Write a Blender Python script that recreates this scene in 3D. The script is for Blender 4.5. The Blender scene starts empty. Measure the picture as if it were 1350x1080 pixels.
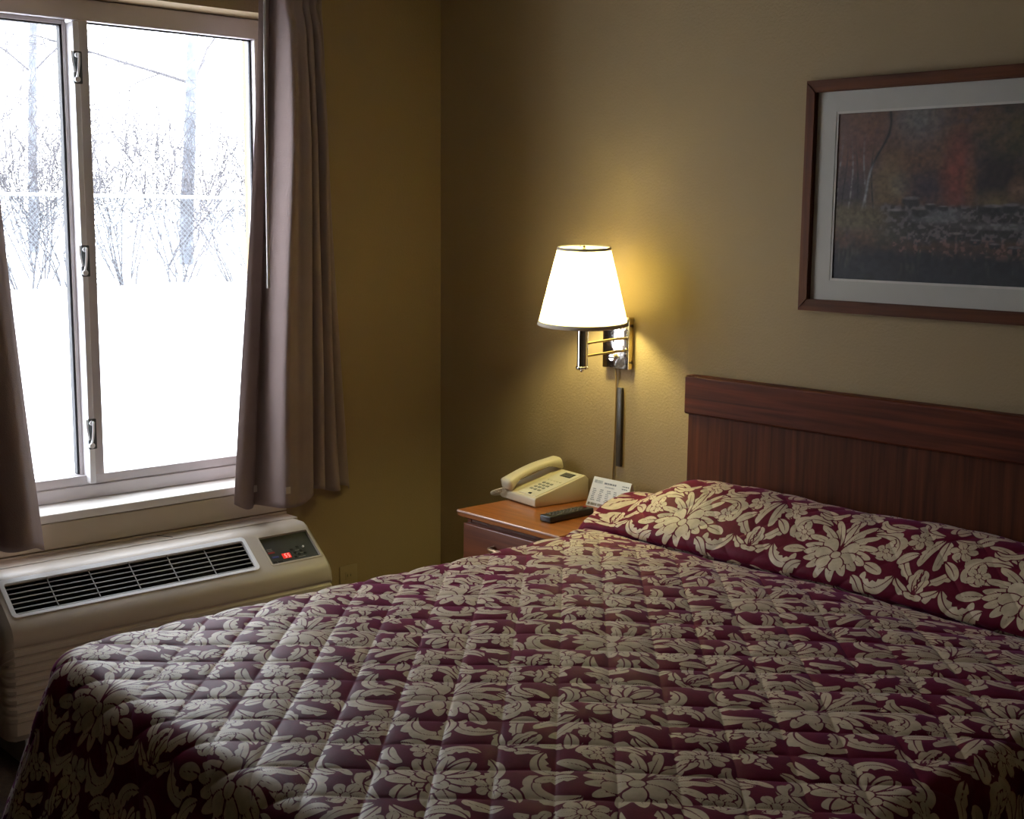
import bpy, bmesh, math, random
import numpy as np
from mathutils import Vector, Matrix

SC = bpy.context.scene
COL = SC.collection
rnd = random.Random(7)
PI = math.pi
def R(a): return math.radians(a)

# ------------------------------------------------------------------ materials
def new_mat(name):
    m = bpy.data.materials.new(name); m.use_nodes = True
    nt = m.node_tree
    return m, nt, nt.nodes['Principled BSDF']

def setp(b, **k):
    for n, v in k.items():
        n = n.replace('_', ' ')
        if n in b.inputs: b.inputs[n].default_value = v

def plain(name, col, rough=.5, metal=0., spec=.5, noise=None, bump=None, **k):
    """principled colour with an optional soft mottling (noise=(scale, amount)) and bump=(scale, strength)"""
    m, nt, b = new_mat(name)
    c = (*col, 1)
    setp(b, Base_Color=c, Roughness=rough, Metallic=metal, Specular_IOR_Level=spec, **k)
    N, L = nt.nodes, nt.links
    tc = N.new('ShaderNodeTexCoord')
    if noise:
        t = N.new('ShaderNodeTexNoise'); t.inputs['Scale'].default_value = noise[0]; t.inputs['Detail'].default_value = 4
        L.new(tc.outputs['Object'], t.inputs['Vector'])
        r = N.new('ShaderNodeValToRGB')
        a = noise[1]
        r.color_ramp.elements[0].position = .3; r.color_ramp.elements[1].position = .7
        r.color_ramp.elements[0].color = (*[x*(1-a) for x in col], 1)
        r.color_ramp.elements[1].color = (*[min(1, x*(1+a)) for x in col], 1)
        L.new(t.outputs['Fac'], r.inputs['Fac']); L.new(r.outputs['Color'], b.inputs['Base Color'])
    if bump:
        t2 = N.new('ShaderNodeTexNoise'); t2.inputs['Scale'].default_value = bump[0]; t2.inputs['Detail'].default_value = 3
        L.new(tc.outputs['Object'], t2.inputs['Vector'])
        bp = N.new('ShaderNodeBump'); bp.inputs['Strength'].default_value = bump[1]; bp.inputs['Distance'].default_value = .004
        L.new(t2.outputs['Fac'], bp.inputs['Height']); L.new(bp.outputs['Normal'], b.inputs['Normal'])
    return m

def wood(name, c1, c2, axis='X', rough=.35, coat=.15, spec=.35):
    m, nt, b = new_mat(name); N, L = nt.nodes, nt.links
    tc = N.new('ShaderNodeTexCoord'); mp = N.new('ShaderNodeMapping')
    s = [38, 38, 38]; s['XYZ'.index(axis)] = 1.6
    mp.inputs['Scale'].default_value = s
    t = N.new('ShaderNodeTexNoise'); t.inputs['Scale'].default_value = 1.5; t.inputs['Detail'].default_value = 7; t.inputs['Distortion'].default_value = .5
    r = N.new('ShaderNodeValToRGB')
    r.color_ramp.elements[0].position = .33; r.color_ramp.elements[0].color = (*c1, 1)
    r.color_ramp.elements[1].position = .68; r.color_ramp.elements[1].color = (*c2, 1)
    L.new(tc.outputs['Object'], mp.inputs['Vector']); L.new(mp.outputs['Vector'], t.inputs['Vector'])
    L.new(t.outputs['Fac'], r.inputs['Fac']); L.new(r.outputs['Color'], b.inputs['Base Color'])
    setp(b, Roughness=rough, Coat_Weight=coat, Coat_Roughness=.3, Specular_IOR_Level=spec)
    return m

def glass(name, tint=(1, 1, 1), f0=.035):
    """thin pane: clear, with a Fresnel reflection"""
    m, nt, b = new_mat(name); N, L = nt.nodes, nt.links
    N.remove(b)
    tr = N.new('ShaderNodeBsdfTransparent'); tr.inputs['Color'].default_value = (*tint, 1)
    gl = N.new('ShaderNodeBsdfGlossy'); gl.inputs['Roughness'].default_value = .02
    lw = N.new('ShaderNodeLayerWeight'); lw.inputs['Blend'].default_value = .5
    pw = N.new('ShaderNodeMath'); pw.operation = 'POWER'; pw.inputs[1].default_value = 5.
    fr = N.new('ShaderNodeMapRange'); fr.inputs['To Min'].default_value = f0; fr.inputs['To Max'].default_value = 1.
    L.new(lw.outputs['Facing'], pw.inputs[0]); L.new(pw.outputs[0], fr.inputs['Value'])
    mx = N.new('ShaderNodeMixShader')
    L.new(fr.outputs['Result'], mx.inputs['Fac']); L.new(tr.outputs[0], mx.inputs[1]); L.new(gl.outputs[0], mx.inputs[2])
    L.new(mx.outputs[0], N['Material Output'].inputs['Surface'])
    return m

def emit(name, col, st):
    m, nt, b = new_mat(name)
    setp(b, Base_Color=(*col, 1), Emission_Color=(*col, 1), Emission_Strength=st)
    return m

def shade_mat(name, col, trans, clear=0.):
    m, nt, b = new_mat(name); N, L = nt.nodes, nt.links
    N.remove(b)
    d = N.new('ShaderNodeBsdfDiffuse'); d.inputs['Color'].default_value = (*col, 1)
    t = N.new('ShaderNodeBsdfTranslucent'); t.inputs['Color'].default_value = (*col, 1)
    mx = N.new('ShaderNodeMixShader'); mx.inputs['Fac'].default_value = trans
    L.new(d.outputs[0], mx.inputs[1]); L.new(t.outputs[0], mx.inputs[2])
    if clear:
        c = N.new('ShaderNodeBsdfTransparent'); m2 = N.new('ShaderNodeMixShader'); m2.inputs['Fac'].default_value = clear
        L.new(mx.outputs[0], m2.inputs[1]); L.new(c.outputs[0], m2.inputs[2]); mx = m2
    L.new(mx.outputs[0], N['Material Output'].inputs['Surface'])
    return m

M = {}
M['wall'] = plain('beige_orange_peel_wall', (.290, .204, .102), .75, noise=(2.5, .035), bump=(140, .35))
M['ceiling'] = plain('white_ceiling', (.52, .49, .43), .9, bump=(120, .4))
M['carpet'] = plain('brown_carpet', (.05, .033, .026), .95, noise=(60, .3), bump=(300, .8))
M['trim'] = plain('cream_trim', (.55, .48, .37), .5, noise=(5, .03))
M['sill'] = plain('white_sill', (.85, .83, .78), .35, noise=(6, .02))
M['alu'] = plain('white_aluminium', (.62, .585, .60), .38, metal=.15, noise=(9, .03))
M['alu_bright'] = plain('bright_aluminium', (.85, .86, .88), .3, metal=.2, noise=(9, .02))
M['gasket'] = plain('black_gasket', (.015, .015, .018), .6, noise=(30, .2))
M['pane'] = glass('window_glass')
M['picture_glass'] = glass('picture_glass', f0=.010)
M['snow'] = plain('fresh_snow', (.9, .92, .95), .8, noise=(.8, .02), bump=(3, .3))
M['bark'] = plain('grey_bark', (.085, .08, .085), .9, noise=(8, .3))
M['trunk'] = plain('pale_trunk_bark', (.12, .13, .15), .9, noise=(5, .4))
M['galv'] = plain('galvanised_wire', (.12, .13, .14), .5, metal=.3, noise=(20, .1))
M['frosted'] = plain('snow_covered_rail', (.88, .9, .93), .7, noise=(20, .02))
M['dry_grass'] = plain('dry_grass', (.25, .22, .15), .9, noise=(20, .2))
M['curtain'] = plain('taupe_curtain_fabric', (.26, .19, .175), .85, noise=(14, .05), bump=(400, .25))
M['hem'] = plain('taupe_hem_weight', (.5, .43, .37), .7, noise=(20, .05))
M['wand'] = plain('clear_plastic_wand', (.42, .38, .35), .25, noise=(20, .05))
M['ac'] = plain('beige_plastic', (.50, .44, .37), .42, noise=(7, .025))
M['ac_trim'] = plain('pale_plastic_bezel', (.90, .90, .90), .22, noise=(7, .02))
M['ac_slat'] = plain('grey_louvre_slat', (.34, .33, .31), .4, noise=(9, .08))
M['ac_dark'] = plain('dark_recess', (.012, .012, .012), .7, noise=(9, .1))
M['ac_panel'] = plain('dark_grey_panel', (.045, .05, .05), .35, noise=(12, .1))
M['led'] = emit('red_led', (.8, .02, .015), .35)
M['led_seg'] = emit('red_led_digits', (1, .4, .35), .8)
M['red_ink'] = plain('red_print', (.30, .03, .03), .5, noise=(20, .1))
M['blue_ink'] = plain('blue_print', (.05, .06, .25), .5, noise=(20, .1))
M['white_ink'] = plain('white_print', (.75, .75, .75), .5, noise=(20, .05))
M['cherry_h'] = wood('reddish_cherry_rail', (.05, .0115, .006), (.13, .031, .013), 'X', .5, 0., .12)
M['cherry_v'] = wood('reddish_cherry_panel', (.042, .0115, .005), (.105, .029, .011), 'Z', .5, 0., .12)
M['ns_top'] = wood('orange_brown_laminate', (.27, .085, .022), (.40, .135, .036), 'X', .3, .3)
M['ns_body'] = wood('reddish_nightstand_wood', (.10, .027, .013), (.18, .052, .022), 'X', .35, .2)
M['ns_highlight'] = plain('painted_edge_highlight', (.62, .40, .33), .18, noise=(30, .08), Coat_Weight=.6)  # pinkish window highlight put into the colour
M['handle'] = plain('brushed_brass_pull', (.55, .38, .22), .3, metal=.8, noise=(30, .08))
M['frame'] = wood('reddish_oak_frame', (.060, .019, .009), (.115, .038, .016), 'X', .5, 0., .12)
M['frame_v'] = wood('reddish_oak_frame_upright', (.060, .019, .009), (.115, .038, .016), 'Z', .5, 0., .12)
M['mat'] = plain('off_white_mat_board', (.50, .475, .42), .8, noise=(30, .02))
M['mat_bevel'] = plain('mat_bevel', (.62, .58, .52), .7, noise=(30, .03))
M['chrome'] = plain('polished_chrome', (.88, .86, .82), .07, metal=1., noise=(6, .02))
M['plate'] = plain('rippled_chrome_plate', (.9, .88, .84), .10, metal=1., noise=(6, .02), bump=(16, .9))
M['brass'] = plain('satin_brass', (.80, .66, .36), .25, metal=1., noise=(12, .03))
M['screw'] = plain('dark_screw', (.10, .08, .05), .4, metal=.7, noise=(40, .1))
M['shade'] = shade_mat('cream_pleated_shade', (.93, .86, .68), .62)
M['diffuser'] = shade_mat('frosted_diffuser', (.93, .88, .74), .6, .42)
M['shade_trim'] = plain('taupe_shade_trim', (.60, .52, .42), .7, noise=(40, .05))
M['bulb'] = emit('glowing_bulb', (1., .92, .40), 1.0)
M['cord'] = plain('gold_lamp_cord', (.24, .15, .05), .4, noise=(40, .1))
M['raceway'] = plain('dark_bronze_strip', (.05, .042, .035), .35, metal=.4, noise=(30, .1))
M['phone'] = plain('ivory_plastic', (.66, .57, .40), .42, noise=(16, .025))
M['phone_key'] = plain('grey_green_key', (.30, .29, .22), .45, noise=(40, .05))
M['phone_face'] = plain('pale_faceplate', (.70, .64, .48), .45, noise=(30, .03))
M['black'] = plain('black_plastic', (.014, .013, .013), .35, noise=(30, .15))
M['rubber'] = plain('grey_rubber_button', (.09, .085, .08), .6, noise=(30, .1))
M['card'] = plain('white_card', (.80, .79, .76), .55, noise=(30, .015))
M['ink'] = plain('grey_print', (.22, .23, .25), .7, noise=(120, .3))
M['ink_pale'] = plain('pale_grey_print', (.46, .48, .50), .7, noise=(120, .2))
M['ink_brown'] = plain('brown_print', (.28, .24, .18), .7, noise=(90, .3))
M['outlet'] = plain('ivory_outlet_plate', (.32, .235, .125), .4, noise=(20, .03))
M['mattress'] = plain('white_ticking', (.7, .68, .62), .9, noise=(20, .03))

def attr_print(name, attr):
    m, nt, b = new_mat(name)
    a = nt.nodes.new('ShaderNodeAttribute'); a.attribute_name = attr
    nt.links.new(a.outputs['Color'], b.inputs['Base Color']); setp(b, Roughness=.6)
    return m
M['print'] = attr_print('landscape_print', 'paint')

def bedspread_mat():
    m, nt, b = new_mat('burgundy_damask_quilt'); N, L = nt.nodes, nt.links
    a = N.new('ShaderNodeAttribute'); a.attribute_name = 'leaf_mm'
    mr = N.new('ShaderNodeMapRange'); mr.interpolation_type = 'SMOOTHSTEP'
    mr.inputs['From Min'].default_value = -.45; mr.inputs['From Max'].default_value = .45
    L.new(a.outputs['Fac'], mr.inputs['Value'])
    tc = N.new('ShaderNodeTexCoord')
    n1 = N.new('ShaderNodeTexNoise'); n1.inputs['Scale'].default_value = 55; n1.inputs['Detail'].default_value = 3
    L.new(tc.outputs['Object'], n1.inputs['Vector'])
    r1 = N.new('ShaderNodeValToRGB')
    r1.color_ramp.elements[0].position = .3; r1.color_ramp.elements[0].color = (.50, .395, .255, 1)
    r1.color_ramp.elements[1].position = .7; r1.color_ramp.elements[1].color = (.66, .53, .36, 1)
    L.new(n1.outputs['Fac'], r1.inputs['Fac'])
    r2 = N.new('ShaderNodeValToRGB')
    r2.color_ramp.elements[0].position = .3; r2.color_ramp.elements[0].color = (.105, .0080, .019, 1)
    r2.color_ramp.elements[1].position = .7; r2.color_ramp.elements[1].color = (.138, .0110, .028, 1)
    L.new(n1.outputs['Fac'], r2.inputs['Fac'])
    mx = N.new('ShaderNodeMix'); mx.data_type = 'RGBA'
    L.new(mr.outputs['Result'], mx.inputs['Factor']); L.new(r2.outputs['Color'], mx.inputs[6]); L.new(r1.outputs['Color'], mx.inputs[7])
    L.new(mx.outputs[2], b.inputs['Base Color'])
    setp(b, Roughness=.5, Sheen_Weight=.24, Sheen_Roughness=.35)
    sp = N.new('ShaderNodeMapRange'); sp.inputs['To Min'].default_value = .06; sp.inputs['To Max'].default_value = .30
    L.new(mr.outputs['Result'], sp.inputs['Value']); L.new(sp.outputs['Result'], b.inputs['Specular IOR Level'])
    st = N.new('ShaderNodeMix'); st.data_type = 'RGBA'                  # satin ground: violet sheen; leaf thread: pale sheen
    st.inputs[6].default_value = (.55, .14, .46, 1); st.inputs[7].default_value = (.9, .87, .95, 1)
    L.new(mr.outputs['Result'], st.inputs['Factor']); L.new(st.outputs[2], b.inputs['Sheen Tint'])
    w = N.new('ShaderNodeTexNoise'); w.inputs['Scale'].default_value = 420; w.inputs['Detail'].default_value = 1
    L.new(tc.outputs['Object'], w.inputs['Vector'])
    bp = N.new('ShaderNodeBump'); bp.inputs['Strength'].default_value = .25; bp.inputs['Distance'].default_value = .001
    L.new(w.outputs['Fac'], bp.inputs['Height']); L.new(bp.outputs['Normal'], b.inputs['Normal'])
    return m
M['damask'] = bedspread_mat()

# ------------------------------------------------------------------ builders
def tag(o, label=None, cat=None, group=None, kind=None):
    if label: o['label'] = label
    if cat: o['category'] = cat
    if group: o['group'] = group
    if kind: o['kind'] = kind
    return o

def empty(name, loc=(0, 0, 0), rz=0.):
    o = bpy.data.objects.new(name, None); COL.objects.link(o)
    o.location = loc; o.rotation_euler = (0, 0, rz); o.empty_display_size = .05
    return o

def world_of(o):
    m = Matrix.Translation(o.location) @ o.rotation_euler.to_matrix().to_4x4()
    return m

def link_mesh(name, me, mat, parent=None, smooth=False, local=False):
    """coordinates are world coordinates unless local=True (then the parent's own)"""
    if smooth:
        me.polygons.foreach_set('use_smooth', [True]*len(me.polygons))
    me.materials.append(M[mat] if isinstance(mat, str) else mat)
    o = bpy.data.objects.new(name, me); COL.objects.link(o)
    if parent is not None:
        o.parent = parent
        if not local:
            p = parent; m = Matrix.Identity(4); chain = []
            while p is not None:
                chain.append(p); p = p.parent
            for q in reversed(chain):
                m = m @ (q.matrix_parent_inverse if q.parent else Matrix.Identity(4)) @ world_of(q)
            o.matrix_parent_inverse = m.inverted()
    return o

def obj(name, bm, mat, parent=None, smooth=False, local=False, angle=None):
    me = bpy.data.meshes.new(name)
    bmesh.ops.recalc_face_normals(bm, faces=bm.faces)
    bm.to_mesh(me); bm.free()
    if angle is not None:
        me.polygons.foreach_set('use_smooth', [True]*len(me.polygons))
        me.set_sharp_from_angle(angle=R(angle))
    return link_mesh(name, me, mat, parent, smooth, local)

def NB(): return bmesh.new()

def box(bm, x0, x1, y0, y1, z0, z1, bev=0., seg=2, mat=None):
    vs = [bm.verts.new((x, y, z)) for x in (x0, x1) for y in (y0, y1) for z in (z0, z1)]
    fs = [bm.faces.new([vs[i] for i in q]) for q in ((0, 1, 3, 2), (4, 6, 7, 5), (0, 4, 5, 1), (2, 3, 7, 6), (0, 2, 6, 4), (1, 5, 7, 3))]
    if bev > 0:
        es = set(e for f in fs for e in f.edges)
        r = bmesh.ops.bevel(bm, geom=list(es), offset=bev, segments=seg, profile=.5, affect='EDGES', clamp_overlap=True)
        vs = list(set(v for v in vs if v.is_valid) | set(r['verts']))
    if mat is not None:
        for v in vs: v.co = mat @ v.co
    return vs

def tube(bm, pts, rad, n=10, caps=True, flat=1.0):
    pts = [Vector(p) for p in pts]
    rad = rad if hasattr(rad, '__len__') else [rad]*len(pts)
    rings = []; up = Vector((0, 0, 1)); prev = None
    for i, p in enumerate(pts):
        t = (pts[min(i+1, len(pts)-1)] - pts[max(i-1, 0)]).normalized()
        if prev is None:
            a = t.cross(up)
            if a.length < 1e-3: a = t.cross(Vector((1, 0, 0)))
            a.normalize()
        else:
            a = prev - t*prev.dot(t); a.normalize()
        prev = a; b = t.cross(a)
        rings.append([bm.verts.new(p + (a*math.cos(2*PI*k/n) + b*math.sin(2*PI*k/n)*flat)*rad[i]) for k in range(n)])
    for i in range(len(rings)-1):
        for k in range(n):
            bm.faces.new((rings[i][k], rings[i][(k+1) % n], rings[i+1][(k+1) % n], rings[i+1][k]))
    if caps:
        bm.faces.new(rings[0][::-1]); bm.faces.new(rings[-1])
    return rings

def lathe(bm, prof, c, n=32, close=False):
    """prof: (radius, z) about the vertical axis through c=(x, y)"""
    rings = [[bm.verts.new((c[0]+r*math.cos(2*PI*k/n), c[1]+r*math.sin(2*PI*k/n), z)) for k in range(n)] for r, z in prof]
    m = len(rings)
    for i in range(m if close else m-1):
        a, b = rings[i], rings[(i+1) % m]
        for k in range(n):
            bm.faces.new((a[k], a[(k+1) % n], b[(k+1) % n], b[k]))
    return rings

def sphere(bm, c, r, n=16, m=10, sz=1.0):
    mt = Matrix.Translation(c) @ Matrix.Diagonal((1, 1, sz, 1))
    bmesh.ops.create_uvsphere(bm, u_segments=n, v_segments=m, radius=r, matrix=mt)

def cyl(bm, p0, p1, r, n=16): tube(bm, [p0, p1], r, n)

def prism(bm, poly, f):
    """poly of 2D points extruded between f(p, 0) and f(p, 1)"""
    a = [bm.verts.new(f(p, 0)) for p in poly]; b = [bm.verts.new(f(p, 1)) for p in poly]
    n = len(poly)
    bm.faces.new(a[::-1]); bm.faces.new(b)
    for k in range(n): bm.faces.new((a[k], a[(k+1) % n], b[(k+1) % n], b[k]))

def np_mesh(name, V, F):
    """V (n,3), F (m,4) -> mesh, fast"""
    me = bpy.data.meshes.new(name)
    n, m = len(V), len(F); k = F.shape[1]
    me.vertices.add(n); me.vertices.foreach_set('co', np.ascontiguousarray(V, dtype=np.float32).ravel())
    me.loops.add(m*k); me.loops.foreach_set('vertex_index', np.ascontiguousarray(F, dtype=np.int32).ravel())
    me.polygons.add(m); me.polygons.foreach_set('loop_start', np.arange(0, m*k, k, dtype=np.int32))
    me.update(calc_edges=True)
    return me

def grid_faces(nu, nv, keep=None):
    i, j = np.meshgrid(np.arange(nu-1), np.arange(nv-1), indexing='ij')
    a = i*nv+j
    F = np.stack([a, a+nv, a+nv+1, a+1], -1).reshape(-1, 4)
    return F if keep is None else F[keep.reshape(-1)]

def sstep(a, b, x):
    t = np.clip((x-a)/(b-a), 0, 1); return t*t*(3-2*t)
# ------------------------------------------------------------------ the room
# x = 0 is the window wall, y = 0 the headboard wall, the floor is z = 0; metres
WY0, WY1 = -1.815, -.630          # window opening
WZ0, WZ1 = .600, 2.100
RX, RY, RZ = 4.5, -4.3, 2.46
def struct(name, bm, mat, parent=None, **k):
    o = obj(name, bm, mat, parent, **k)
    if parent is None: o['kind'] = 'structure'
    return o

bm = NB()
box(bm, -.26, 0, RY, WY0, 0, RZ); box(bm, -.26, 0, WY1, .0, 0, RZ)
box(bm, -.26, 0, WY0, WY1, 0, WZ0); box(bm, -.26, 0, WY0, WY1, WZ1, RZ)
struct('wall_left', bm, 'wall')
bm = NB(); box(bm, -.26, RX+.15, 0, .15, 0, RZ); struct('wall_back', bm, 'wall')
bm = NB(); box(bm, RX, RX+.15, RY, 0, 0, RZ); struct('wall_right', bm, 'wall')
bm = NB(); box(bm, -.26, RX+.15, RY-.15, RY, 0, RZ); struct('wall_front', bm, 'wall')
bm = NB(); box(bm, -.26, RX+.15, RY-.15, .15, -.1, 0); struct('floor', bm, 'carpet')
bm = NB(); box(bm, -.26, RX+.15, RY-.15, .15, RZ, RZ+.1); struct('ceiling', bm, 'ceiling')
bm = NB(); box(bm, 0, .012, -.60, 0, 0, .09, .003); struct('baseboard_left', bm, 'trim')
bm = NB(); box(bm, .012, RX, -.012, 0, 0, .09, .003); struct('baseboard_back', bm, 'trim')
# window sill board and a thin panel in a paler colour below it
bm = NB(); box(bm, -.150, .010, WY0, WY1, WZ0, .626, .004); struct('trim_1', bm, 'sill')
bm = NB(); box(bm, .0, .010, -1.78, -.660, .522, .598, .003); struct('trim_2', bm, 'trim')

# ------------------------------------------------------------------ window_1
win = empty('window_1', (-.13, (WY0+WY1)/2, .63)); win['kind'] = 'structure'
XF0, XF1 = -.175, -.118           # frame depth
ft = 2.036; fb = .698             # frame inner top/bottom of the right light
MY0, MY1 = -1.262, -1.228         # meeting stile
bm = NB()
box(bm, XF0, XF1, WY0, WY1, ft, WZ1-.002, .003); box(bm, XF0, XF1, WY0, WY1, .627, .668, .003)
box(bm, XF0, XF1-.006, WY0, WY1, .668, fb, .003)
box(bm, XF0, XF1, WY1-.040, WY1, .668, ft, .003); box(bm, XF0, XF1, WY0, WY0+.040, .668, ft, .003)
frame_o = obj('window_frame', bm, 'alu', win)
bm = NB(); box(bm, -.150, -.112, MY0, MY1, fb, ft, .003)
obj('meeting_stile', bm, 'alu', win)
bm = NB(); box(bm, -.150, -.096, MY0-.019, MY0, .676, 2.030, .003)
obj('stile_lip', bm, 'alu_bright', win)
# the sliding light on the left, set further out
bm = NB()
box(bm, -.172, -.142, MY0-.030, MY0-.019, .68, ft, .002)
box(bm, -.172, -.142, WY0+.04, MY0-.030, .680, .700, .002); box(bm, -.168, -.136, WY0+.04, MY0-.019, .668, .682, .002)
box(bm, -.172, -.142, WY0+.04, MY0-.030, ft-.012, ft, .002)
box(bm, -.172, -.142, WY0+.04, WY0+.055, .700, ft-.012, .002)
obj('sash', bm, 'alu', win)
bm = NB()
box(bm, -.168, -.146, MY0-.037, MY0-.030, .70, ft-.012); box(bm, -.168, -.146, WY0+.055, MY0-.030, ft-.017, ft-.012)
g = 0.0045
box(bm, -.150, -.140, MY1, WY1-.040, ft-g, ft); box(bm, -.150, -.140, WY1-.046, WY1-.040, fb, ft)
obj('gasket', bm, 'gasket', win)
bm = NB(); box(bm, -.147, -.143, MY1, WY1-.040, fb, ft); obj('pane', bm, 'pane', win)
bm = NB(); box(bm, -.160, -.156, WY0+.05, MY0-.030, .70, ft-.012); obj('pane', bm, 'pane', win)
for zc in (1.900, 1.345, .828):
    bm = NB()
    box(bm, -.100, -.090, MY0-.022, MY0+.004, zc-.046, zc+.046, .003)
    obj('latch', bm, 'ac_panel', win); lt = COL.objects[-1]
    bm = NB()
    tube(bm, [(-.090, MY0-.012, zc+.036), (-.080, MY0-.010, zc+.038), (-.076, MY0-.013, zc+.01), (-.076, MY0-.016, zc-.012), (-.083, MY0-.016, zc-.026), (-.090, MY0-.014, zc-.028)], .0035, 8)
    tube(bm, [(-.088, MY0-.028, zc+.045), (-.082, MY0-.030, zc+.02), (-.082, MY0-.024, zc-.015)], .003, 8)
    cyl(bm, (-.090, MY0-.012, zc+.034), (-.084, MY0-.012, zc+.034), .0075, 12); cyl(bm, (-.090, MY0-.014, zc-.034), (-.084, MY0-.014, zc-.034), .0085, 12)
    obj('lever', bm, 'alu_bright', lt, angle=40)

# ------------------------------------------------------------------ outdoors
def wiggly(u, v): return .03*np.sin(u*.7)*np.cos(v*.5) + .015*np.sin(u*1.9+v*1.3)
gx = np.concatenate([np.linspace(-60, -8, 40), np.linspace(-7.6, -.26, 40)]); gy = np.linspace(-30, 60, 120)
GX, GY = np.meshgrid(gx, gy, indexing='ij')
def slope(x): return np.where(x > -2, -.06, np.where(x > -12, -.06+.056*(-2-x), .50+.02*(-12-x)))
GZ = slope(GX) + wiggly(GX, GY)*sstep(-.6, -3., GX)
me = np_mesh('ground', np.stack([GX, GY, GZ], -1).reshape(-1, 3), grid_faces(len(gx), len(gy)))
o = link_mesh('ground', me, 'snow', None, True); o['kind'] = 'structure'

class Sticks:
    """many tapering triangular sticks gathered in one mesh"""
    def __init__(s): s.V = []; s.F = []; s.n = 0
    def add(s, p, q, r0, r1, k=3):
        p = np.array(p, float); q = np.array(q, float); t = q-p; l = np.linalg.norm(t)
        if l < 1e-6: return
        t /= l; a = np.cross(t, (0.3, 0.2, 1.)); a /= np.linalg.norm(a); b = np.cross(t, a)
        an = np.arange(k)*2*PI/k; ring = np.outer(np.cos(an), a)+np.outer(np.sin(an), b)
        s.V.append(p+ring*r0); s.V.append(q+ring*r1)
        for i in range(k): s.F.append((s.n+i, s.n+(i+1) % k, s.n+k+(i+1) % k, s.n+k+i))
        s.n += 2*k
    def mesh(s, name): return np_mesh(name, np.concatenate(s.V), np.array(s.F))

def branch(S, rg, p, d, ln, r, depth, bend=.25, nseg=4, kids=3, k=3, up=.12):
    p = np.array(p, float); d = np.array(d, float)
    for i in range(nseg):
        d = d + rg.normal(0, bend, 3)*.5 + np.array((0, 0, up*.3)); d /= np.linalg.norm(d)
        q = p + d*ln/nseg
        r2 = max(.0043, r*(1-.55*(i+1)/nseg))
        S.add(p, q, max(.0043, r*(1-.55*i/nseg)), r2, k)
        p = q
        if depth > 0:
            for _ in range(kids if i else max(1, kids-1)):
                dd = d + rg.normal(0, .62, 3); dd[2] += up; dd /= np.linalg.norm(dd)
                branch(S, rg, p, dd, ln*rg.uniform(.42, .68), r2*.55, depth-1, bend, max(3, nseg-1), kids, 3, up)

XFENCE = -12.0; GF = .50
fence = empty('chain_link_fence', (XFENCE, 5, GF))
tag(fence, 'galvanised chain link fence with a snowy top rail across the snow', 'fence')
S = Sticks(); FZ0, FZ1 = GF-.02, 1.685; FY0, FY1 = -2., 12.; H = FZ1-FZ0
p = .066
n = int((FY1-FY0+H)/p)
for i in range(n):
    y = FY0-H+i*p
    a, b = max(FY0, y), min(FY1, y+H)
    if b-a > .05: S.add((XFENCE, a, FZ0+(a-y)), (XFENCE, b, FZ0+(b-y)), .0046, .0046)
    a, b = max(FY0, y), min(FY1, y+H)
    if b-a > .05: S.add((XFENCE+.004, a, FZ1-(a-y)), (XFENCE+.004, b, FZ1-(b-y)), .0046, .0046)
link_mesh('wire_mesh', S.mesh('wire_mesh'), 'galv', fence)
bm = NB(); cyl(bm, (XFENCE-.03, FY0, FZ1), (XFENCE-.03, FY1, FZ1), .022, 10); obj('top_rail', bm, 'frosted', fence, True)
for i in range(6):
    y = FY0+.9+i*2.45
    bm = NB(); cyl(bm, (XFENCE-.05, y, GF-.1), (XFENCE-.05, y, FZ1+.04), .022, 10); obj('post', bm, 'frosted', fence, True)

rg = np.random.default_rng(5)
shr = []
sp = [(-12.7, 2.6, 2.0), (-12.6, 3.55, 1.9), (-12.8, 4.25, 2.3), (-12.6, 4.95, 1.8), (-12.7, 5.7, 2.1), (-12.6, 6.6, 2.0), (-12.8, 7.6, 2.1), (-14.2, 3.3, 2.6), (-14.4, 4.5, 2.9), (-14.1, 5.6, 2.5), (-14.3, 6.7, 2.7), (-14.2, 7.9, 2.6), (-12.7, 1.6, 2.0), (-16., 5.2, 3.2), (-16.2, 7.2, 3.2), (-12.7, 8.7, 2.0), (-12.6, 9.8, 2.1), (-14.2, 9.2, 2.6), (-14.3, 10.6, 2.6)]
for (x, y, h) in sp:
    S = Sticks()
    for i in range(6):
        a = rg.uniform(0, 2*PI); d = np.array((math.cos(a)*.4, math.sin(a)*.4, 1.)); d /= np.linalg.norm(d)
        branch(S, rg, (x+.1*math.cos(a), y+.1*math.sin(a), .42), d, h*rg.uniform(.55, .85), .013, 2, .3, 4, 2, 3)
    o = link_mesh('bare_bush', S.mesh('bare_bush'), 'bark')
    tag(o, 'bare tangled grey shrub behind the chain link fence outside the window', 'shrub', 'bare shrubs behind the fence')

def tree(x, y, h, r, lean, seed, label, lowest=.3, kids=2, mat='trunk'):
    t = empty('bare_tree', (x, y, .5)); tag(t, label, 'tree')
    g = np.random.default_rng(seed); S = Sticks(); Bc = Sticks()
    p = np.array((x, y, .3)); n = 8; d = np.array((lean[0], lean[1], 1.)); d /= np.linalg.norm(d)
    for i in range(n):
        q = p+d*h/n; r0 = r*(1-.7*i/n); r1 = r*(1-.7*(i+1)/n)
        S.add(p, q, r0, r1, 8); p = q
        d = d+g.normal(0, .04, 3); d /= np.linalg.norm(d)
        if (i+1)/n > lowest:
            for _ in range(kids):
                dd = np.array((g.normal(0, 1), g.normal(0, 1), 1.3)); dd /= np.linalg.norm(dd)
                branch(Bc, g, p, dd, h*.3, r1*.3, 2, .22, 5, 2, 4, .05)
    link_mesh('trunk', S.mesh('trunk'), mat, t, True)
    link_mesh('branches', Bc.mesh('branches'), 'bark', t)
    return t
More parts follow.
